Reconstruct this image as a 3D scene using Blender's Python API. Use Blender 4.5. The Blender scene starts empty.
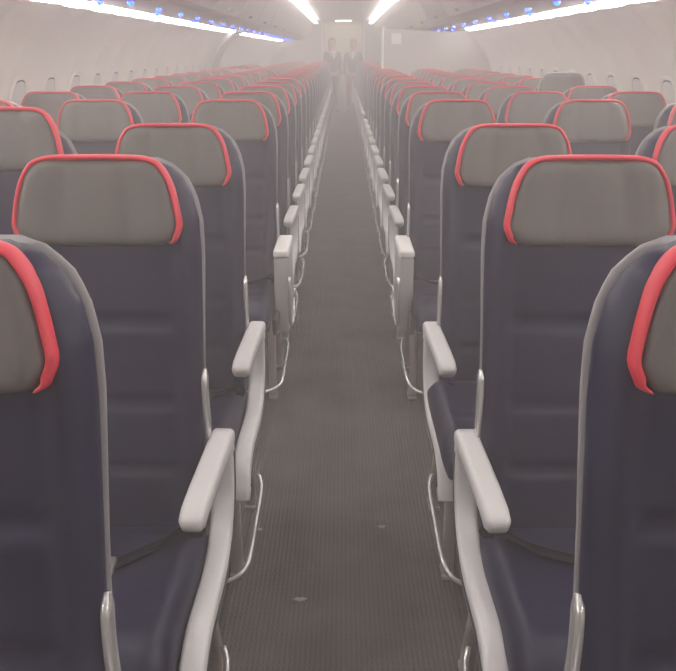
import bpy, bmesh, math, random
from mathutils import Vector, Matrix
random.seed(4)
S = bpy.context.scene
COL = S.collection
PI = math.pi

# ------------------------------------------------------------------ materials
def mat(name, col, rough=.5, metal=0., bump=0., bscale=40., var=0., vscale=6., spec=.5, emit=None, estr=0.):
    m = bpy.data.materials.new(name); m.use_nodes = True
    nt = m.node_tree; b = nt.nodes['Principled BSDF']
    b.inputs['Base Color'].default_value = (*col, 1)
    b.inputs['Roughness'].default_value = rough
    b.inputs['Metallic'].default_value = metal
    b.inputs['Specular IOR Level'].default_value = spec
    tc = nt.nodes.new('ShaderNodeTexCoord')
    if var:
        n = nt.nodes.new('ShaderNodeTexNoise'); n.inputs['Scale'].default_value = vscale; n.inputs['Detail'].default_value = 4
        nt.links.new(tc.outputs['Object'], n.inputs['Vector'])
        r = nt.nodes.new('ShaderNodeValToRGB')
        r.color_ramp.elements[0].position = .3; r.color_ramp.elements[1].position = .7
        r.color_ramp.elements[0].color = (*[c*(1-var) for c in col], 1)
        r.color_ramp.elements[1].color = (*[min(1, c*(1+var)) for c in col], 1)
        nt.links.new(n.outputs['Fac'], r.inputs['Fac']); nt.links.new(r.outputs['Color'], b.inputs['Base Color'])
    if bump:
        n = nt.nodes.new('ShaderNodeTexNoise'); n.inputs['Scale'].default_value = bscale; n.inputs['Detail'].default_value = 3
        nt.links.new(tc.outputs['Object'], n.inputs['Vector'])
        bp = nt.nodes.new('ShaderNodeBump'); bp.inputs['Strength'].default_value = bump; bp.inputs['Distance'].default_value = .01
        nt.links.new(n.outputs['Fac'], bp.inputs['Height']); nt.links.new(bp.outputs['Normal'], b.inputs['Normal'])
    if emit:
        b.inputs['Emission Color'].default_value = (*emit, 1); b.inputs['Emission Strength'].default_value = estr
    return m

M = dict(
    leather=mat('navy leather', (.010, .0082, .036), .42, bump=.12, bscale=22, var=.12, vscale=9, spec=.33),
    headfab=mat('taupe headrest leather', (.125, .112, .108), .6, bump=.15, bscale=25, var=.08),
    red=mat('red piping', (.62, .035, .06), .5),
    shell=mat('light grey shell plastic', (.25, .24, .25), .4),
    pad=mat('light grey armrest plastic', (.62, .605, .61), .42, bump=.04, bscale=60),
    shell2=mat('armrest side plastic', (.40, .385, .39), .5),
    trimgrey=mat('mid grey plastic', (.30, .29, .29), .5),
    dark=mat('dark frame', (.05, .048, .05), .5),
    legm=mat('leg metal', (.34, .30, .27), .5, metal=.1),
    bar=mat('bare metal bar', (.75, .74, .74), .25, metal=.7),
    belt=mat('black webbing', (.008, .008, .010), .9, bump=.3, bscale=300, spec=.08),
    buckle=mat('brushed buckle', (.45, .44, .44), .35, metal=.8),
    wall=mat('sidewall panel', (.80, .745, .69), .55, bump=.03, bscale=30, var=.02, vscale=3),
    shade=mat('window shade', (.66, .63, .60), .6),
    gasket=mat('window gasket', (.13, .12, .12), .7),  # dark colour stands in for shading in the window recess
    bin=mat('overhead bin plastic', (.60, .56, .54), .5, bump=.02, bscale=20),
    psu=mat('service panel plastic', (.58, .545, .52), .5),
    ceil=mat('ceiling panel', (.84, .81, .79), .6),
    bulk=mat('bulkhead laminate', (.40, .375, .36), .5, var=.03, vscale=2),
    white=mat('white laminate', (.78, .76, .74), .5),
    galley=mat('galley beige', (.70, .62, .42), .5, var=.05, vscale=3),
    steel=mat('galley metal', (.5, .49, .47), .35, metal=.6),
    lint=mat('carpet fluff', (.30, .28, .27), .95),
    blue=mat('blue lamp', (.02, .03, .3), .3, emit=(.015, .06, 1.), estr=9.),
    strip=mat('sidewall light diffuser', (.9, .87, .84), .4, emit=(1., .945, .905), estr=32.0),
    cove=mat('cove light diffuser', (.9, .9, .88), .4, emit=(1., .955, .93), estr=8.0),
    skin=mat('skin', (.55, .30, .22), .5), hairb=mat('brown hair', (.06, .035, .025), .6, bump=.4, bscale=90),
    hairr=mat('auburn hair', (.55, .10, .03), .6, bump=.4, bscale=90),
    uni=mat('dark uniform cloth', (.03, .022, .024), .8), shirt=mat('white shirt', (.8, .78, .76), .7),
    redcl=mat('dull red cloth', (.36, .10, .09), .8), shoe=mat('black shoe', (.015, .015, .015), .4),
    eyem=mat('eye', (.02, .015, .01), .2), lips=mat('lips', (.4, .10, .09), .5),
)
def carpet():
    m = bpy.data.materials.new('ribbed aisle carpet'); m.use_nodes = True
    nt = m.node_tree; N = nt.nodes; L = nt.links; b = N['Principled BSDF']
    b.inputs['Roughness'].default_value = .95; b.inputs['Specular IOR Level'].default_value = .15
    tc = N.new('ShaderNodeTexCoord'); sx = N.new('ShaderNodeSeparateXYZ'); L.new(tc.outputs['Object'], sx.inputs[0])
    def mth(op, a, bb=None):
        n = N.new('ShaderNodeMath'); n.operation = op
        for i, v in enumerate((a, bb)):
            if v is None: continue
            if isinstance(v, (int, float)): n.inputs[i].default_value = v
            else: L.new(v, n.inputs[i])
        return n.outputs[0]
    ribs = mth('SINE', mth('MULTIPLY', sx.outputs['X'], 2*PI/.0125))
    dash = mth('SINE', mth('MULTIPLY', sx.outputs['Y'], 2*PI/.021))
    pat = mth('ADD', mth('MULTIPLY', ribs, .5), mth('MULTIPLY', mth('MULTIPLY', ribs, dash), .35))
    ns = N.new('ShaderNodeTexNoise'); ns.inputs['Scale'].default_value = 5; ns.inputs['Detail'].default_value = 6
    L.new(tc.outputs['Object'], ns.inputs['Vector'])
    fac = mth('ADD', mth('MULTIPLY', pat, .24), ns.outputs['Fac'])
    r = N.new('ShaderNodeValToRGB'); r.color_ramp.elements[0].position = .1; r.color_ramp.elements[1].position = .95
    r.color_ramp.elements[0].color = (.056, .050, .047, 1); r.color_ramp.elements[1].color = (.145, .130, .120, 1)
    L.new(fac, r.inputs['Fac']); L.new(r.outputs['Color'], b.inputs['Base Color'])
    bp = N.new('ShaderNodeBump'); bp.inputs['Strength'].default_value = .5; bp.inputs['Distance'].default_value = .003
    L.new(pat, bp.inputs['Height']); L.new(bp.outputs['Normal'], b.inputs['Normal'])
    return m
M['carpet'] = carpet()

# ------------------------------------------------------------------ helpers
def obj(name, bm, m, parent=None, smooth=True, loc=None):
    bmesh.ops.recalc_face_normals(bm, faces=bm.faces)
    me = bpy.data.meshes.new(name); bm.to_mesh(me); bm.free()
    if smooth:
        for p in me.polygons: p.use_smooth = True
    me.materials.append(M[m] if isinstance(m, str) else m)
    o = bpy.data.objects.new(name, me); COL.objects.link(o)
    if parent: o.parent = parent
    if loc: o.location = loc
    return o
def empty(name, loc=(0, 0, 0)):
    o = bpy.data.objects.new(name, None); COL.objects.link(o); o.location = loc; o.empty_display_size = .1
    return o
def tag(o, label, cat, group=None, kind=None):
    if label: o['label'] = label
    if cat: o['category'] = cat
    if group: o['group'] = group
    if kind: o['kind'] = kind
    return o
def struct(o): o['kind'] = 'structure'; return o
def kids(o): return [c for c in bpy.data.objects if c.parent == o]

def add_box(bm, x0, x1, y0, y1, z0, z1, bev=0., seg=2):
    t = bmesh.new(); bmesh.ops.create_cube(t, size=1)
    for v in t.verts:
        v.co = Vector((x0+(v.co.x+.5)*(x1-x0), y0+(v.co.y+.5)*(y1-y0), z0+(v.co.z+.5)*(z1-z0)))
    if bev: bmesh.ops.bevel(t, geom=t.edges[:], offset=bev, segments=seg, affect='EDGES', profile=.5)
    me = bpy.data.meshes.new('tmp'); t.to_mesh(me); t.free(); bm.from_mesh(me); bpy.data.meshes.remove(me)
def catmull(pts, n=6):
    P = [Vector(p) for p in pts]; P = [P[0]*2-P[1]] + P + [P[-1]*2-P[-2]]; out = []
    for i in range(1, len(P)-2):
        for k in range(n):
            t = k/n; a, b, c, d = P[i-1], P[i], P[i+1], P[i+2]
            out.append(.5*((2*b)+(c-a)*t+(2*a-5*b+4*c-d)*t*t+(3*b-a-3*c+d)*t**3))
    out.append(P[-2]); return out
def add_sweep(bm, pts, prof, side=None, scale=None):
    """sweep a closed 2D profile [(a,b)] along pts; a along the side vector, b along the normal"""
    n = len(pts); rings = []
    for i, p in enumerate(pts):
        t = (pts[min(i+1, n-1)]-pts[max(i-1, 0)]).normalized()
        if side is not None: s = Vector(side)
        else:
            up = Vector((0, 0, 1)) if abs(t.z) < .9 else Vector((0, 1, 0)); s = t.cross(up)
        s = (s - t*s.dot(t)).normalized(); nn = s.cross(t).normalized()
        k = scale(i/(n-1)) if scale else 1
        rings.append([bm.verts.new(p + s*a*k + nn*b*k) for a, b in prof])
    m = len(prof)
    for i in range(n-1):
        for j in range(m):
            bm.faces.new((rings[i][j], rings[i][(j+1) % m], rings[i+1][(j+1) % m], rings[i+1][j]))
    bm.faces.new(rings[0][::-1]); bm.faces.new(rings[-1])
def circ(r, n=8, ry=None): return [(r*math.cos(2*PI*k/n), (ry or r)*math.sin(2*PI*k/n)) for k in range(n)]
def rrect(w, h, r, n=3):
    out = []
    for cx, cy, a0 in ((w/2-r, h/2-r, 0), (-w/2+r, h/2-r, PI/2), (-w/2+r, -h/2+r, PI), (w/2-r, -h/2+r, 1.5*PI)):
        for k in range(n+1):
            a = a0+PI/2*k/n; out.append((cx+r*math.cos(a), cy+r*math.sin(a)))
    return out
def add_pillow(bm, W, s0, s1, tf, tb, place, nu=24, ns=30, pu=5., pv=6., detail=None):
    def fac(u, p): return max(0., 1-abs(u)**p)**(1/2.2)
    grid = {}
    us = [math.sin(PI/2*(2*i/nu-1)) for i in range(nu+1)]
    vs = [math.sin(PI/2*(2*j/ns-1))*.6+(2*j/ns-1)*.4 for j in range(ns+1)]
    for sd in (0, 1):
        for i, u in enumerate(us):
            for j, v in enumerate(vs):
                edge = i in (0, nu) or j in (0, ns)
                if sd and edge: grid[sd, i, j] = grid[0, i, j]; continue
                s = s0+(v+1)/2*(s1-s0)
                f = fac(u, pu)*fac(v, pv)
                n = (tf if sd == 0 else -tb)*f
                if sd == 0 and detail: n += detail(u, s)*f
                grid[sd, i, j] = bm.verts.new(place(u*W(s), s, n))
    for sd in (0, 1):
        for i in range(nu):
            for j in range(ns):
                q = [grid[sd, i, j], grid[sd, i+1, j], grid[sd, i+1, j+1], grid[sd, i, j+1]]
                if len(set(q)) == 4: bm.faces.new(q if sd == 0 else q[::-1])

# ------------------------------------------------------------------ the seats
AL = math.radians(8.8); SA, CA = math.sin(AL), math.cos(AL)
Z0 = .40
def back_pt(x, s, n):      # s along the backrest from the hip, n towards the sitter
    return Vector((x, s*SA - n*CA + .01, Z0 + s*CA + n*SA))
def zs(z): return (z-Z0)/CA
def interp(tab, v):
    if v <= tab[0][0]: return tab[0][1]
    for (a, x), (b, y) in zip(tab, tab[1:]):
        if v <= b:
            t = (v-a)/(b-a); return x+(y-x)*(t*t*(3-2*t)*.5+t*.5)
    return tab[-1][1]
WB = [(zs(.40), .186), (zs(.75), .191), (zs(1.02), .193), (zs(1.08), .190), (zs(1.13), .179), (zs(1.165), .161), (zs(1.19), .136), (zs(1.205), .10)]
WH = [(zs(1.033), .125), (zs(1.043), .150), (zs(1.068), .165), (zs(1.11), .160), (zs(1.16), .147), (zs(1.185), .132), (zs(1.205), .105)]
creases = (zs(.88), zs(.71), zs(.57))
def back_detail(u, s):
    d = 0.
    for c in creases: d -= .013*math.exp(-((s-c)/.008)**2)*(abs(u) < .72)
    d += .012*math.exp(-((abs(u)-.86)/.11)**2)
    d -= .006*math.exp(-((abs(u)-.72)/.035)**2)
    return d
def head_detail(u, s):
    return .014*abs(u)**3 - .009*math.exp(-((abs(u)-.42)/.06)**2)

PROTO = {}
def shared(name, build, m):
    """mesh built once, object made new each time"""
    if name not in PROTO:
        bm = bmesh.new(); build(bm); o = obj(name, bm, m); PROTO[name] = o.data; COL.objects.unlink(o); bpy.data.objects.remove(o)
    return PROTO[name]
def part(name, meshkey, build, m, parent, loc=None, label=None):
    o = bpy.data.objects.new(name, shared(meshkey, build, m)); COL.objects.link(o); o.parent = parent
    if loc: o.location = loc
    if label: o['label'] = label
    return o

def b_back(bm): add_pillow(bm, lambda s: interp(WB, s), 0, zs(1.205), .040, .035, back_pt, 30, 70, 7., 22., back_detail)
def b_shell(bm):
    add_pillow(bm, lambda s: interp(WB, s-.004)+.0010+.0035*max(0, min(1, (s-zs(.85))/.22)), zs(.47), zs(1.205)+.004, .006, .022,
               lambda x, s, n: back_pt(x, s, n-.022), 20, 30, 12., 22.)
def b_head(bm): add_pillow(bm, lambda s: interp(WH, s), zs(1.033), zs(1.205), .030, .030,
                           lambda x, s, n: back_pt(x, s, n+.034), 26, 22, 9., 9., head_detail)
def b_pipe(bm):
    pts = []
    zl = [1.056, 1.075, 1.10, 1.13, 1.155, 1.175, 1.190, 1.198]
    for z in zl: pts.append((interp(WH, zs(z))-.001, zs(z)))
    pts += [(.090, zs(1.2035)), (.05, zs(1.205)), (0, zs(1.2055))]
    full = [(x, s) for x, s in pts] + [(-x, s) for x, s in pts[::-1][1:]]
    # ends tuck under the lower corners
    full = [(pts[0][0]-.012, zs(1.040)), (pts[0][0]-.003, zs(1.046))] + full + [(-pts[0][0]+.003, zs(1.046)), (-pts[0][0]+.012, zs(1.040))]
    P = catmull([back_pt(x, s, .044) for x, s in full], 3)
    n = len(P)
    rings = []
    for i, p in enumerate(P):
        t = (P[min(i+1, n-1)]-P[max(i-1, 0)]).normalized()
        nn = Vector((0, -CA, SA)); sd = t.cross(nn).normalized()
        rings.append([bm.verts.new(p+sd*a*.0066*(1 if 5 < i < n-6 else .35+.65*min(i, n-1-i)/6)+nn*b*.021) for a, b in circ(1, 10)])
    for i in range(n-1):
        for j in range(10): bm.faces.new((rings[i][j], rings[i][(j+1) % 10], rings[i+1][(j+1) % 10], rings[i+1][j]))
    bm.faces.new(rings[0]); bm.faces.new(rings[-1][::-1])
def b_cush(bm):
    def pl(x, s, n):       # s from rear (0) to front (.47); front rolls down
        drop = .035*max(0, (s-.36)/.11)**2 - .012*s
        return Vector((x, .0-s, .405+n-drop-.012))
    add_pillow(bm, lambda s: .194 if s < .38 else .194-.012*((s-.38)/.09)**2, -.02, .47, .062, .045, pl, 26, 34, 7., 9.,
               lambda u, s: .010*math.exp(-((abs(u)-.84)/.12)**2)-.004*math.exp(-((s-.30)/.008)**2)*(abs(u) < .8))
def b_pan(bm): add_box(bm, -.19, .19, -.42, .03, .335, .365, .008)
def b_belt(bm):
    z = .462
    for sx in (-1, 1):
        P = catmull([(sx*.184, -.03, z-.03), (sx*.17, -.07, z+.012), (sx*.10, -.13, z+.006), (sx*.02, -.19-.02*sx, z+.003)], 5)
        add_sweep(bm, P, rrect(.034, .004, .0018, 1), side=(-.5*sx, -.8, 0))
def b_buckle(bm): add_box(bm, -.036, .036, -.025, .025, -.008, .008, .005)
def b_arm(bm):   # slim armrest cap, aisle on +x of local origin
    P = [Vector((0, y, z)) for y, z in ((.085, .612), (.06, .614), (-.05, .612), (-.16, .609), (-.228, .604), (-.252, .597), (-.262, .590))]
    add_sweep(bm, P, rrect(.050, .036, .012, 4), side=(1, 0, 0), scale=lambda t: 1 if t < .8 else (.97 if t < .95 else .72))
def b_side(bm):
    P = catmull([(0, .083, .60), (0, .088, .55), (0, .075, .48), (0, .035, .425), (0, -.03, .392), (0, -.11, .378), (0, -.21, .382), (0, -.30, .385), (0, -.375, .362), (0, -.41, .325), (0, -.425, .30)], 5)
    add_sweep(bm, P, rrect(.046, .046, .009, 3), side=(1, 0, 0), scale=lambda t: 1.05 if t < .9 else 1.05-.12*(t-.9)/.1)
def b_groove(bm):
    P = catmull([(0, .083, .575), (0, .088, .55), (0, .075, .48), (0, .035, .425), (0, -.03, .392), (0, -.11, .378), (0, -.21, .382), (0, -.30, .385), (0, -.375, .362), (0, -.405, .33)], 5)
    add_sweep(bm, P, rrect(.006, .012, .002, 1), side=(1, 0, 0))
def b_shroud(bm):        # dark infill behind the curved band
    add_box(bm, -.012, .012, -.36, .06, .30, .372, .008)
def b_leg(front):
    def f(bm):
        if front:
            P = catmull([(0, -.33, .34), (0, -.34, .22), (0, -.335, .08), (0, -.335, .012)], 4)
        else:
            P = catmull([(0, -.08, .34), (0, -.03, .2), (0, .03, .07), (0, .04, .012)], 4)
        add_sweep(bm, P, rrect(.034, .05, .01, 2), side=(1, 0, 0), scale=lambda t: 1-.12*math.sin(PI*t))
        y = -.335 if front else .04
        add_box(bm, -.018, .018, y-.035, y+.035, 0, .014, .004)
    return f
def b_bagbar(side, name_side=1):      # side=+1 aisle end, 0 middle section, -1 outer end ; local x relative to the seat centre
    def f(bm):
        r = circ(.0075, 8)
        if side:
            k = .243 if name_side < 0 else .226
            P = catmull([(side*(k-.012), -.10, .185), (side*k, -.15, .165), (side*k, -.33, .15), (side*k, -.45, .145), (side*(k-.014), -.505, .12), (side*.17, -.53, .10), (side*.08, -.53, .098), (-side*.256, -.53, .098)], 5)
        else:
            P = [Vector((-.256, -.53, .098)), Vector((0, -.53, .098)), Vector((.256, -.53, .098))]
        add_sweep(bm, P, r)
    return f
def b_beam(h):
    def f(bm):
        for y in (-.30, -.07): add_sweep(bm, [Vector((-h, y, .325)), Vector((h, y, .325))], circ(.018, 10))
    return f
def b_bracket(bm):
    P = catmull([(0, .062, .585), (0, .058, .64), (0, .052, .70), (0, .055, .75), (0, .064, .778)], 4)
    add_sweep(bm, P, rrect(.013, .030, .005, 3), side=(1, 0, 0), scale=lambda t: 1 if t < .85 else 1-.5*(t-.85)/.15)
def b_boxarm(bm): add_box(bm, -.031, .031, -.235, .075, .275, .60, .012, 3)
def b_boxcap(bm): add_box(bm, -.033, .033, -.24, .085, .598, .632, .012, 3)
def b_boxtrim(bm):
    P = catmull([(0, .07, .40), (0, .04, .33), (0, -.02, .294), (0, -.12, .288), (0, -.20, .294), (0, -.236, .33), (0, -.242, .40), (0, -.242, .52)], 4)
    add_sweep(bm, P, circ(.006, 8))
def b_tray(bm):          # folded table on the rear of the backrest
    def pl(x, s, n): return back_pt(x, s, n-.055)
    add_pillow(bm, lambda s: .17, zs(.62), zs(.86), .004, .012, pl, 8, 8, 14., 14.)

ORD = ['nearest', 'second', 'third', 'fourth', 'fifth', 'sixth', 'seventh', 'eighth', 'ninth', 'tenth', 'eleventh', 'twelfth', 'thirteenth',
       'fourteenth', 'fifteenth', 'sixteenth', 'seventeenth', 'eighteenth', 'nineteenth', 'twentieth', 'twenty-first', 'twenty-second', 'twenty-third', 'twenty-fourth', 'twenty-fifth', 'twenty-sixth']
CX = dict(aisle=.484, middle=1.0, window=1.50)
def seat(side, pos, row, y, label, head_up=0., box=False, cush=None, extras=True, plain=False, dx=0.):
    s = 1 if side == 'right' else -1        # aisle lies towards -s
    t = empty('passenger_seat', (s*(CX[pos]+dx), y, -.02))
    tag(t, label, 'seat', {'aisle': 'aisle seats %s of the aisle', 'middle': 'middle seats %s of the aisle', 'window': 'window seats %s of the aisle'}[pos] % side)
    part('backrest', 'backrest', b_back, 'leather', t)
    part('back_shell', 'back_shell', b_shell, 'shell', t, label='light grey rim and rear shell')
    h = part('headrest', 'headrest', b_head, 'headfab', t, loc=(s*.006, head_up*SA, head_up*CA), label='grey-brown headrest cover')
    part('piping', 'piping_dark' if plain else 'piping', b_pipe, 'trimgrey' if plain else 'red', h, label='dark piping' if plain else 'red piping')
    part('cushion', 'cushion', b_cush, 'leather', t, loc=cush)
    if extras:
        part('seat_pan', 'seat_pan', b_pan, 'dark', t)
        part('frame_beam', 'frame_beam_'+pos[0], b_beam({'a': .235, 'm': .255, 'w': .235}[pos[0]]), 'dark', t, loc=({'a': s*.022, 'm': 0, 'w': -s*.022}[pos[0]], 0, 0))
        b = part('seat_belt', 'seat_belt', b_belt, 'belt', t)
        part('buckle', 'buckle', b_buckle, 'buckle', b, loc=(.01, -.20, .470))
    if pos == 'aisle':
        ax = -s*(CX['aisle']-(.272 if s > 0 else .264))
        if box:
            a = part('armrest', 'box_armrest', b_boxarm, 'shell2', t, loc=(ax-s*.007, 0, 0), label='thick solid-sided grey armrest')
            part('armrest_cap', 'box_armrest_cap', b_boxcap, 'white', a)
            part('edge_trim', 'box_trim', b_boxtrim, 'bar', a, loc=(-s*.034, 0, 0))
        else:
            a = part('armrest', 'armrest', b_arm, 'pad', t, loc=(ax, 0, 0), label='light grey armrest pad'); a.rotation_euler.z = s*.038
            b = part('side_panel', 'side_panel', b_side, 'pad', t, loc=(ax, 0, 0), label='curved light grey band')
            part('groove', 'groove', b_groove, 'dark', b, loc=(-s*.0235, 0, 0))
        part('side_shroud', 'side_shroud', b_shroud, 'dark', t, loc=(ax+s*.015, 0, 0))
        part('side_bracket', 'side_bracket', b_bracket, 'bar', t, loc=(-s*.194, 0, 0), label='bright metal bracket')
        part('leg', 'leg_front', b_leg(True), 'legm', t, loc=(-s*.19, 0, .02)); part('leg', 'leg_rear', b_leg(False), 'legm', t, loc=(-s*.19, 0, .02))
        part('baggage_bar', 'baggage_bar_%d' % s, b_bagbar(-s, s), 'bar', t, loc=(0, 0, .02), label='thin bright metal baggage bar')
    else:
        if extras:
            part('armrest', 'armrest', b_arm, 'trimgrey', t, loc=(-s*.257, 0, -.01))
        if pos == 'window':
            if extras: part('armrest', 'armrest', b_arm, 'trimgrey', t, loc=(s*.2365, 0, -.01))
            if 1:
                part('leg', 'leg_front', b_leg(True), 'legm', t, loc=(s*.05, 0, .02)); part('leg', 'leg_rear', b_leg(False), 'legm', t, loc=(s*.05, 0, .02))
                part('baggage_bar', 'baggage_bar_out_%d' % s, b_bagbar(s), 'bar', t, loc=(0, 0, .02))
        else:
            part('baggage_bar', 'baggage_bar_mid', b_bagbar(0), 'bar', t, loc=(0, 0, .02))
    return t

ROWS_L = [.83, 1.61, 2.39] + [3.68+.78*k for k in range(22)]
ROWS_R = [.83, 1.61, 2.39] + [3.68+.78*k for k in range(10)] + [12.25+.78*k for k in range(11)]
SKIP = set()
for side, rows in (('left', ROWS_L), ('right', ROWS_R)):
    for r, y in enumerate(rows):
        for pos in ('aisle', 'middle', 'window'):
            if (side, pos, r) in SKIP: continue
            if r < 1 and pos != 'aisle': continue
            if r == 1 and pos == 'window': continue
            if side == 'right' and r > 12 and pos != 'aisle': continue
            if r > 17 and pos == 'window': continue
            kw = {}
            lab = 'navy %s seat %s of the aisle, %s row from the camera, grey headrest piped red' % (pos, side, ORD[r])
            if pos == 'aisle' and r == 0:
                lab = 'nearest navy seat, cut by the %s edge of the photo, grey headrest piped red' % side
            if pos == 'aisle' and r == 1:
                lab = 'navy seat %s of the aisle with the largest armrest pad, in second row' % side
            if pos == 'aisle' and r == 3:
                lab = 'navy aisle seat on the %s with thick solid-sided armrest, fourth row back' % side; kw['box'] = True
            if (side, pos, r) == ('right', 'aisle', 2):
                lab = 'navy aisle seat right, third row, its cushion bulging over the side band'; kw['cush'] = (-.035, .0, .028)
            if (side, pos, r) == ('left', 'middle', 2):
                lab = 'navy middle seat left with raised red-piped headrest, third row, behind the nearer aisle seat'; kw['head_up'] = .045; kw['dx'] = -.035
            if r == 3 and pos != 'aisle': kw['dx'] = .06 if pos == 'middle' else .05
            if (side, pos, r) == ('right', 'middle', 2): kw['dx'] = .04
            if (side, pos, r) == ('right', 'window', 6):
                lab = 'navy window seat on the right, seventh row, with raised dark-topped headrest by the wall'; kw['head_up'] = .06; kw['plain'] = True
            seat(side, pos, r, y, lab, extras=(r < 5), **kw)

# ------------------------------------------------------------------ cabin shell
Y0, Y1 = -1.6, 26.0
WP = [(1.66, 0), (1.78, .30), (1.86, .60), (1.895, .92), (1.875, 1.12), (1.83, 1.27), (1.74, 1.43), (1.63, 1.55), (1.52, 1.63)]
WPs = [tuple(p) for p in catmull([(x, z, 0) for x, z in WP], 4)]
def wall(s):
    """moulded sidewall: shallow soft ribs between the window bays"""
    bm = bmesh.new(); rows = []
    pitch = .533; y = Y0; ys = []
    while y <= Y1+.01: ys.append(y); y += pitch/12
    for y in ys:
        ph = ((y-Y0)/pitch) % 1.0
        d = .045*math.exp(-((ph-.0)/.14)**2)+.045*math.exp(-((ph-1.)/.14)**2) - .006*math.exp(-(min(ph, 1-ph)/.012)**2)
        col = []
        for (x, z, _) in WPs:
            k = max(0, min(1, (z-.35)/.3))
            col.append(bm.verts.new((s*(x-d*k), y, z)))
        rows.append(col)
    for a, b in zip(rows, rows[1:]):
        for j in range(len(WPs)-1): bm.faces.new((a[j], a[j+1], b[j+1], b[j]))
    return struct(obj('wall_right' if s > 0 else 'wall_left', bm, 'wall'))
wall(-1); wall(1)
bm = bmesh.new(); add_box(bm, -1.72, 1.72, Y0, Y1, -.06, 0); struct(obj('floor', bm, 'carpet', smooth=False))
def prof_slab(name, prof, y0, y1, m, smooth=False, parent=None):
    bm = bmesh.new()
    a = [bm.verts.new((x, y0, z)) for x, z in prof]; b = [bm.verts.new((x, y1, z)) for x, z in prof]
    n = len(prof)
    for i in range(n): bm.faces.new((a[i], a[(i+1) % n], b[(i+1) % n], b[i]))
    bm.faces.new(a); bm.faces.new(b[::-1])
    return obj(name, bm, m, parent, smooth=smooth)
arc = [(x, 2.235-.05*(x/.62)**2) for x in [(-.62+1.24*i/12) for i in range(13)]]
outer = [(-1.0, 2.19), (-1.95, 1.72), (-1.95, 1.90), (0, 2.42), (1.95, 1.90), (1.95, 1.72), (1.0, 2.19)]
struct(prof_slab('ceiling', [(-.78, 2.19)]+arc+[(.78, 2.19)]+outer[::-1], Y0, Y1, 'ceil'))
bm = bmesh.new(); add_box(bm, -2.0, 2.0, Y0-.08, Y0, 0, 2.45); struct(obj('wall_back', bm, 'bulk', smooth=False))

# windows of the sidewalls
def win_xz(z):
    for (x0, z0, _), (x1, z1, _) in zip(WPs, WPs[1:]):
        if z0 <= z <= z1: return x0+(x1-x0)*(z-z0)/(z1-z0)
    return 1.8
def add_ovalring(bm, s, y, zc, w, h, w2, h2, off, dep, n=28):
    def ring(ww, hh, o):
        out = []
        for k in range(n):
            a = 2*PI*k/n; c, q = math.cos(a), math.sin(a)
            u = math.copysign(abs(c)**.6, c)*ww/2; v = math.copysign(abs(q)**.6, q)*hh/2
            out.append(bm.verts.new((s*(win_xz(zc+v)-o), y+u, zc+v)))
        return out
    R = [ring(w, h, off), ring((w+w2)/2, (h+h2)/2, off+dep), ring(w2, h2, off+.002)]
    for a, b in zip(R, R[1:]):
        for k in range(n): bm.faces.new((a[k], a[(k+1) % n], b[(k+1) % n], b[k]))
    return R
nw = 0
for s in (-1, 1):
    for k in range(3, 40):
        y = Y0+.533*(k+.5)
        if y > (10.8 if s > 0 else 21.5) or y < 3.0: continue
        if s < 0 and 12.2 < y < 13.1: continue
        nw += 1
        bm = bmesh.new(); R = add_ovalring(bm, s, y, 1.065, .29, .40, .235, .345, -.004, .018)
        f = struct(obj('window_%d' % nw, bm, 'wall'))
        bm = bmesh.new(); add_ovalring(bm, s, y, 1.065, .240, .350, .212, .322, -.001, .004); obj('window_gasket', bm, 'gasket', f)  # dark ring painted as the shaded gap round the blind
        bm = bmesh.new(); n = 20
        vs = [bm.verts.new((s*(win_xz(1.065+math.copysign(abs(math.sin(a))**.6, math.sin(a))*.165)-.003), y+math.copysign(abs(math.cos(a))**.6, math.cos(a))*.11,
              1.065+math.copysign(abs(math.sin(a))**.6, math.sin(a))*.165)) for a in [2*PI*i/n for i in range(n)]]
        c = bm.verts.new((s*(win_xz(1.065)-.003), y, 1.065))
        for i in range(n): bm.faces.new((vs[i], vs[(i+1) % n], c))
        obj('window_shade', bm, 'shade', f)

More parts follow.
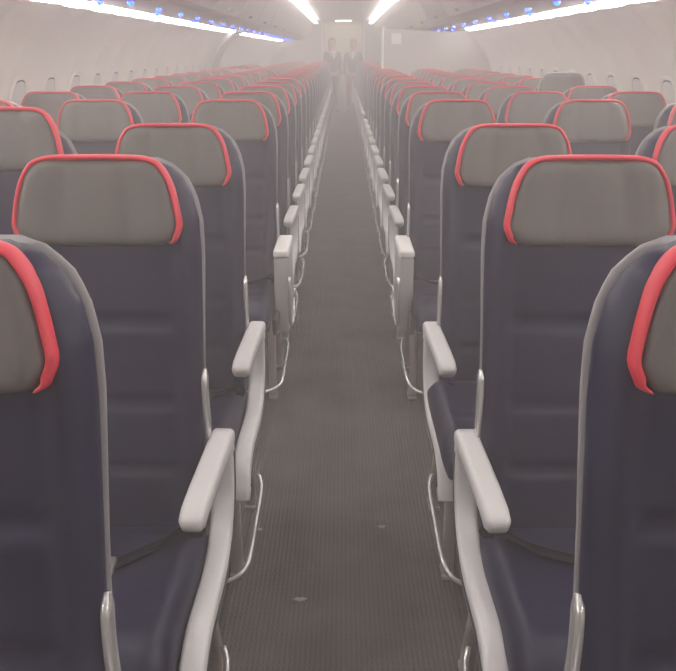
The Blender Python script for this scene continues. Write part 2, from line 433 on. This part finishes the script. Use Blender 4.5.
# overhead bins with their service panels and lamps
BP = [(.985, 1.665), (.93, 1.675), (.885, 1.715), (.845, 1.79), (.81, 1.87), (.775, 1.95), (.755, 2.02), (.745, 2.055), (.75, 2.075)]
def bin_profile(s): return [(s*x, z) for x, z in BP] + [(s*1.0, 2.185), (s*1.46, 1.955), (s*1.46, 1.70), (s*1.0, 1.70)]
bl = 1.56
for s in (-1, 1):
    nm = 'right' if s > 0 else 'left'
    yb = 3.18; k = 0
    while yb+bl < 22.3:
        t = empty('overhead_bin', (0, yb, 0))
        j = k
        tag(t, 'grey overhead bin above the %s seats, %s of its line from the camera' % (nm, ORD[j]), 'overhead bin', 'overhead bins on the %s' % nm)
        prof_slab('bin_body', bin_profile(s), .004, bl-.004, 'bin', parent=t)
        dp = [(s*(x-.006), z) for x, z in BP[1:-1]] + [(s*(x+.004), z) for x, z in BP[1:-1][::-1]]
        d = prof_slab('bin_door', dp, .02, bl-.02, 'bin', parent=t)
        bm = bmesh.new(); add_box(bm, s*.885-.02, s*.885+.02, bl/2-.05, bl/2+.05, 1.695, 1.712, .004); obj('latch', bm, 'trimgrey', d)
        pn = prof_slab('service_panel', [(s*1.0, 1.668), (s*1.02, 1.658), (s*1.455, 1.662), (s*1.473, 1.672), (s*1.473, 1.70), (s*1.0, 1.70)], .003, bl-.003, 'psu', parent=t)
        for q in range(2):
            yy = .39+.78*q
            for xx in ((1.2, 1.375) if q == 0 else (1.2,)):
                if yb+yy < 3.9: continue
                if s > 0 and yb+yy > 12.4: continue
                bm = bmesh.new()
                bmesh.ops.create_uvsphere(bm, u_segments=10, v_segments=6, radius=.019)
                for v in bm.verts: v.co = Vector((s*xx+v.co.x, yy+v.co.y, 1.655+v.co.z))
                o = obj('reading_lamp', bm, 'blue', pn); o['label'] = 'small glowing blue lamp'
        yb += bl; k += 1

# light strips between bins and sidewalls
for s in (-1, 1):
    nm = 'right' if s > 0 else 'left'
    y = -1.5; k = 0; seg = 1.066
    yend = 10.95 if s > 0 else 22.2
    while y+seg <= yend+.4:
        e = min(y+seg, yend)
        if not (s < 0 and 11.9 < y < 12.9):
            t = empty('sidewall_light', (0, y, 0))
            tag(t, ('glowing white light strip above the %s sidewall, %s segment in view' % (nm, ORD[k-5])) if k > 4 else 'white light strip segment beside the nearest %s seats, above the photo edge' % nm, 'light', 'light strips along the %s wall' % nm)
            L = e-y
            prof_slab('housing', [(s*1.478, 1.668), (s*1.56, 1.635), (s*1.58, 1.66), (s*1.48, 1.70)], 0, L, 'psu', parent=t)
            prof_slab('diffuser', [(s*1.476, 1.666), (s*1.484, 1.648), (s*1.530, 1.630), (s*1.548, 1.632), (s*1.53, 1.648)], .005, L-.005, 'strip', parent=t)
            k += 1
        y += seg
# cove lights along the ceiling
for s in (-1, 1):
    nm = 'right' if s > 0 else 'left'
    y = .06; k = 0
    while y+1.56 < 24.2:
        t = empty('ceiling_light', (0, y, 0))
        tag(t, ('bright cove light along the %s edge of the ceiling, %s segment in view' % (nm, ORD[k-8])) if k > 7 else 'bright cove light segment on the %s, overhead beyond the top of the photo' % nm, 'light', 'cove lights on the %s' % nm)
        prof_slab('housing', [(s*.742, 2.078), (s*.738, 2.185), (s*.775, 2.185), (s*.775, 2.078)], 0, 1.56, 'white', parent=t)
        prof_slab('diffuser', [(s*.738, 2.084), (s*.67, 2.092), (s*.655, 2.106), (s*.67, 2.118), (s*.735, 2.118)], .01, 1.55, 'cove', parent=t)
        y += 1.56; k += 1

# ------------------------------------------------------------------ bulkheads, trim and the far end
def wallx(z, inset=.0): return win_xz(max(0.001, min(z, 1.62)))-inset
def bulkhead(s, name, y, xin, th, ztop, m):
    pr = [(s*xin, 0), (s*xin, ztop)] + [(s*wallx(z, -.015), z) for z in (1.62, 1.5, 1.35, 1.2, 1.0, .8, .5, .25, 0.01)]
    return struct(prof_slab(name, pr, y, y+th, m))
b = bulkhead(1, 'wall_divider_right', 11.12, .50, .05, 1.655, 'bulk')
bm = bmesh.new(); add_box(bm, .478, .500, 11.10, 11.19, 0, 1.70, .006); struct(obj('trim_2', bm, 'white'))
t = empty('wall_placard', (.655, 11.115, 1.545))
tag(t, 'small square white placard on the right divider wall beside its white edge', 'sign')
bm = bmesh.new(); add_box(bm, -.06, .06, -.008, .003, -.06, .06, .004); obj('plate', bm, 'shade', t)
# post between the left sidewall panels
pr = [(-wallx(z, .075), z) for z in (.0, .3, .6, .9, 1.1, 1.3, 1.45, 1.6)] + [(-wallx(z, -.01), z) for z in (1.6, 1.45, 1.3, 1.1, .9, .6, .3, .0)]
struct(prof_slab('trim_1', pr, 12.0, 12.75, 'bulk'))
bulkhead(-1, 'wall_divider_left', 22.4, .56, .05, 1.66, 'bulk')
for s, nm in ((-1, 'wall_lavatory_left'), (1, 'wall_lavatory_right')):
    bm = bmesh.new(); add_box(bm, min(s*.56, s*1.86), max(s*.56, s*1.86), 23.9, 25.9, 0, 2.18); struct(obj(nm, bm, 'bulk', smooth=False))
    bm = bmesh.new(); add_box(bm, min(s*.53, s*.57), max(s*.53, s*.57), 23.86, 23.95, 0, 2.15, .006)
    struct(obj('trim_%d' % (3 if s < 0 else 4), bm, 'white'))
bm = bmesh.new(); add_box(bm, -1.95, 1.95, 25.9, 26.0, 0, 2.4); struct(obj('wall_front', bm, 'galley', smooth=False))
t = empty('galley_cabinet', (0, 25.55, 0)); tag(t, 'beige galley cabinet at the far end of the aisle', 'galley')
bm = bmesh.new(); add_box(bm, -.53, .53, -.02, .33, 0, 1.0, .01); obj('counter', bm, 'galley', t)
bm = bmesh.new(); add_box(bm, -.53, .53, .03, .33, 1.35, 2.1, .01); obj('upper_cabinet', bm, 'galley', t)
for i in range(3):
    x = -.345+.345*i
    bm = bmesh.new(); add_box(bm, x-.155, x+.155, -.035, -.02, .08, .92, .006); d = obj('door', bm, 'galley', t)
    bm = bmesh.new(); add_box(bm, x-.05, x+.05, -.048, -.034, .84, .86, .004); obj('handle', bm, 'steel', d)
    bm = bmesh.new(); add_box(bm, x-.155, x+.155, .015, .03, 1.40, 2.05, .006); d = obj('door', bm, 'galley', t)
    bm = bmesh.new(); add_box(bm, x-.05, x+.05, .004, .018, 1.44, 1.46, .004); obj('handle', bm, 'steel', d)

t = empty('galley_fill_light', (0, 24.9, 2.2)); tag(t, 'added fill light panel over the far galley', 'light')  # added fill panel to brighten the galley end, not a known fitting
bm = bmesh.new(); add_box(bm, -.25, .25, -.5, .5, .006, .03, .004); obj('housing', bm, 'white', t)
bm = bmesh.new(); add_box(bm, -.22, .22, -.47, .47, .0, .008, .003); obj('diffuser', bm, 'cove', t)

# fluff on the carpet
for (x, y, rx, ry, lab) in ((-.115, 1.93, .018, .010, 'pale smudge of fluff on the dark carpet, nearest to the camera'),
                             (-.255+.0, 2.28, .010, .010, 'small pale speck on the carpet by the left seat leg'),
                             (.12, 2.30, .012, .008, 'faint pale speck on the carpet right of the aisle middle')):
    bm = bmesh.new()
    bmesh.ops.create_icosphere(bm, subdivisions=3, radius=1)
    for v in bm.verts:
        k = 1+.25*math.sin(v.co.x*7+v.co.y*5)
        v.co = Vector((v.co.x*rx*k, v.co.y*ry*k, .002+v.co.z*.0025))
    tag(obj('lint', bm, 'lint', loc=(x, y, 0)), lab, 'lint')

# ------------------------------------------------------------------ people at the far end
def skin_mesh(name, verts, edges, rad, m, parent=None, root=0, sub=2):
    me = bpy.data.meshes.new(name); me.from_pydata([Vector(v) for v in verts], edges, []); me.materials.append(M[m])
    o = bpy.data.objects.new(name, me); COL.objects.link(o)
    if parent: o.parent = parent
    md = o.modifiers.new('skin', 'SKIN'); md.use_smooth_shade = True
    for i, sv in enumerate(me.skin_vertices[0].data):
        r = rad[i]; sv.radius = r if isinstance(r, tuple) else (r, r); sv.use_root = (i == root)
    sb = o.modifiers.new('sub', 'SUBSURF'); sb.levels = sub; sb.render_levels = sub
    return o
def person(x, y, rz, label, hair, top, trousers, shirt, scale, hairlong):
    V = [(0, 0, .95), (0, 0, 1.12), (0, -.005, 1.30), (0, .01, 1.43), (0, .0, 1.52)]
    R = [(.15, .10), (.125, .09), (.16, .105), (.075, .065), (.052, .055)]
    E = [(0, 1), (1, 2), (2, 3), (3, 4)]
    def ch(start, pts, rr):
        p = start
        for q, r in zip(pts, rr): V.append(q); R.append(r); E.append((p, len(V)-1)); p = len(V)-1
        return p
    # head
    hd = ch(4, [(0, -.015, 1.585), (0, -.01, 1.65), (0, .0, 1.71)], [(.062, .075), (.075, .092), (.055, .07)])
    for s in (-1, 1):
        ch(0, [(s*.09, 0, .90), (s*.10, -.01, .52), (s*.10, .01, .10), (s*.105, -.05, .035), (s*.11, -.13, .025)], [.085, .058, .038, .034, .026])
        h = ch(2, [(s*.17, .0, 1.38), (s*.215, .02, 1.11), (s*.20, -.06, .88), (s*.195, -.075, .82)], [.052, .042, .028, (.034, .018)])
        # four fingers and the thumb
        for k in range(4):
            ox = -.024+.016*k; ln = (.065, .078, .073, .056)[k]
            ch(h, [(s*.195, -.075+ox, .775), (s*.190, -.083+ox, .775-ln*.55), (s*.178, -.083+ox, .775-ln)], [.009, .008, .0065])
        ch(h, [(s*.18, -.108, .80), (s*.168, -.122, .765)], [.010, .008])
    t = empty('person', (x, y, 0)); t.rotation_euler = (0, 0, rz); t.scale = (scale,)*3
    tag(t, label, 'person')
    skin_mesh('body', V, E, R, 'skin', t)
    # clothes follow the same skeleton, a little thicker
    TV = [(0, 0, .90), (0, 0, 1.12), (0, -.005, 1.32), (0, .008, 1.455)]; TR = [(.175, .128), (.148, .112), (.175, .13), (.088, .082)]; TE = [(0, 1), (1, 2), (2, 3)]
    for s in (-1, 1):
        n = len(TV); TV += [(s*.170, .0, 1.382), (s*.215, .02, 1.11), (s*.202, -.052, .88)]; TR += [.072, .056, .044]; TE += [(2, n), (n, n+1), (n+1, n+2)]
    skin_mesh('jacket', TV, TE, TR, top, t)
    LV = [(0, 0, .98)]; LR = [(.165, .118)]; LE = []
    for s in (-1, 1):
        n = len(LV); LV += [(s*.09, 0, .88), (s*.10, -.01, .52), (s*.10, .01, .09)]; LR += [.102, .075, .058]; LE += [(0, n), (n, n+1), (n+1, n+2)]
    skin_mesh('trousers', LV, LE, LR, trousers, t)
    for s in (-1, 1):
        bm = bmesh.new(); bmesh.ops.create_uvsphere(bm, u_segments=16, v_segments=10, radius=1)
        for v in bm.verts:
            z = v.co.z*.05; v.co = Vector((s*.107+v.co.x*(.043+.006*(v.co.y < 0)), -.055+v.co.y*.135, max(0, .042+z*(1.1 if v.co.y > 0 else .8))))
        obj('shoe', bm, 'shoe', t)
    # collar
    bm = bmesh.new(); add_sweep(bm, [Vector((0, -.118, 1.27)), Vector((0, -.108, 1.36)), Vector((0, -.07, 1.45))], rrect(.08, .02, .006, 1), side=(1, 0, 0), scale=lambda q: .3+.9*q)
    obj('collar', bm, shirt, t)
    # hair cap
    bm = bmesh.new(); bmesh.ops.create_uvsphere(bm, u_segments=24, v_segments=16, radius=1)
    for v in bm.verts:
        c = v.co.copy(); x_, y_, z_ = c.x*.096, c.y*.112+.016, 1.675+c.z*.105
        if c.z < 0 and c.y > -.2:
            z_ -= (-c.z)*hairlong; y_ += .02*(-c.z)
        if c.y < -.3 and c.z < .45: y_ = .0+c.y*.03
        v.co = Vector((x_, y_, z_))
    obj('hair', bm, hair, t)
    # face
    bm = bmesh.new()
    for s in (-1, 1):
        t2 = bmesh.new(); bmesh.ops.create_uvsphere(t2, u_segments=10, v_segments=8, radius=.011, matrix=Matrix.Translation((s*.03, -.094, 1.645)))
        me = bpy.data.meshes.new('t'); t2.to_mesh(me); t2.free(); bm.from_mesh(me)
    obj('eye', bm, 'eyem', t)
    bm = bmesh.new(); add_sweep(bm, catmull([(0, -.088, 1.655), (0, -.105, 1.625), (0, -.117, 1.607), (0, -.098, 1.598)], 3), circ(.011, 8), side=(1, 0, 0)); obj('nose', bm, 'skin', t)
    bm = bmesh.new(); add_sweep(bm, [Vector((-.025, -.086, 1.572)), Vector((0, -.094, 1.570)), Vector((.025, -.086, 1.572))], circ(.007, 8)); obj('mouth', bm, 'lips', t)
    return t
person(-.26, 21.45, .35, 'person with long dark hair in dark clothes, left of the far end of the aisle', 'hairb', 'uni', 'uni', 'shirt', .97, .22)
person(.24, 21.6, -.2, 'person with auburn hair and dull red trousers at the right of the aisle end', 'hairr', 'uni', 'redcl', 'shirt', .96, .05)

# ------------------------------------------------------------------ haze, world, camera
w = bpy.data.worlds.new('cabin haze'); S.world = w; w.use_nodes = True
nt = w.node_tree; bg = nt.nodes['Background']; bg.inputs[0].default_value = (0, 0, 0, 1); bg.inputs[1].default_value = 0
vs = nt.nodes.new('ShaderNodeVolumeScatter'); vs.inputs['Color'].default_value = (.92, .87, .86, 1)
vs.inputs['Density'].default_value = .052; vs.inputs['Anisotropy'].default_value = .1
va = nt.nodes.new('ShaderNodeVolumeAbsorption'); va.inputs['Color'].default_value = (0, 0, 0, 1); va.inputs['Density'].default_value = .030
ad = nt.nodes.new('ShaderNodeAddShader'); nt.links.new(vs.outputs[0], ad.inputs[0]); nt.links.new(va.outputs[0], ad.inputs[1])
nt.links.new(ad.outputs[0], nt.nodes['World Output'].inputs['Volume'])

cam = bpy.data.cameras.new('camera'); co = bpy.data.objects.new('camera', cam); COL.objects.link(co)
F = 850.
cam.sensor_fit = 'HORIZONTAL'; cam.sensor_width = 36; cam.lens = F*36/676; cam.clip_start = .02; cam.clip_end = 200
co.location = (0, 0, 1.39)
co.rotation_euler = (PI/2-math.atan(283.5/F), 0, math.atan(5./F))
S.camera = co
S.cycles.volume_bounces = 2; S.cycles.max_bounces = 6; S.cycles.diffuse_bounces = 4
S.view_settings.view_transform = 'Standard'; S.view_settings.look = 'None'; S.view_settings.gamma = 1; S.view_settings.exposure = 0.29
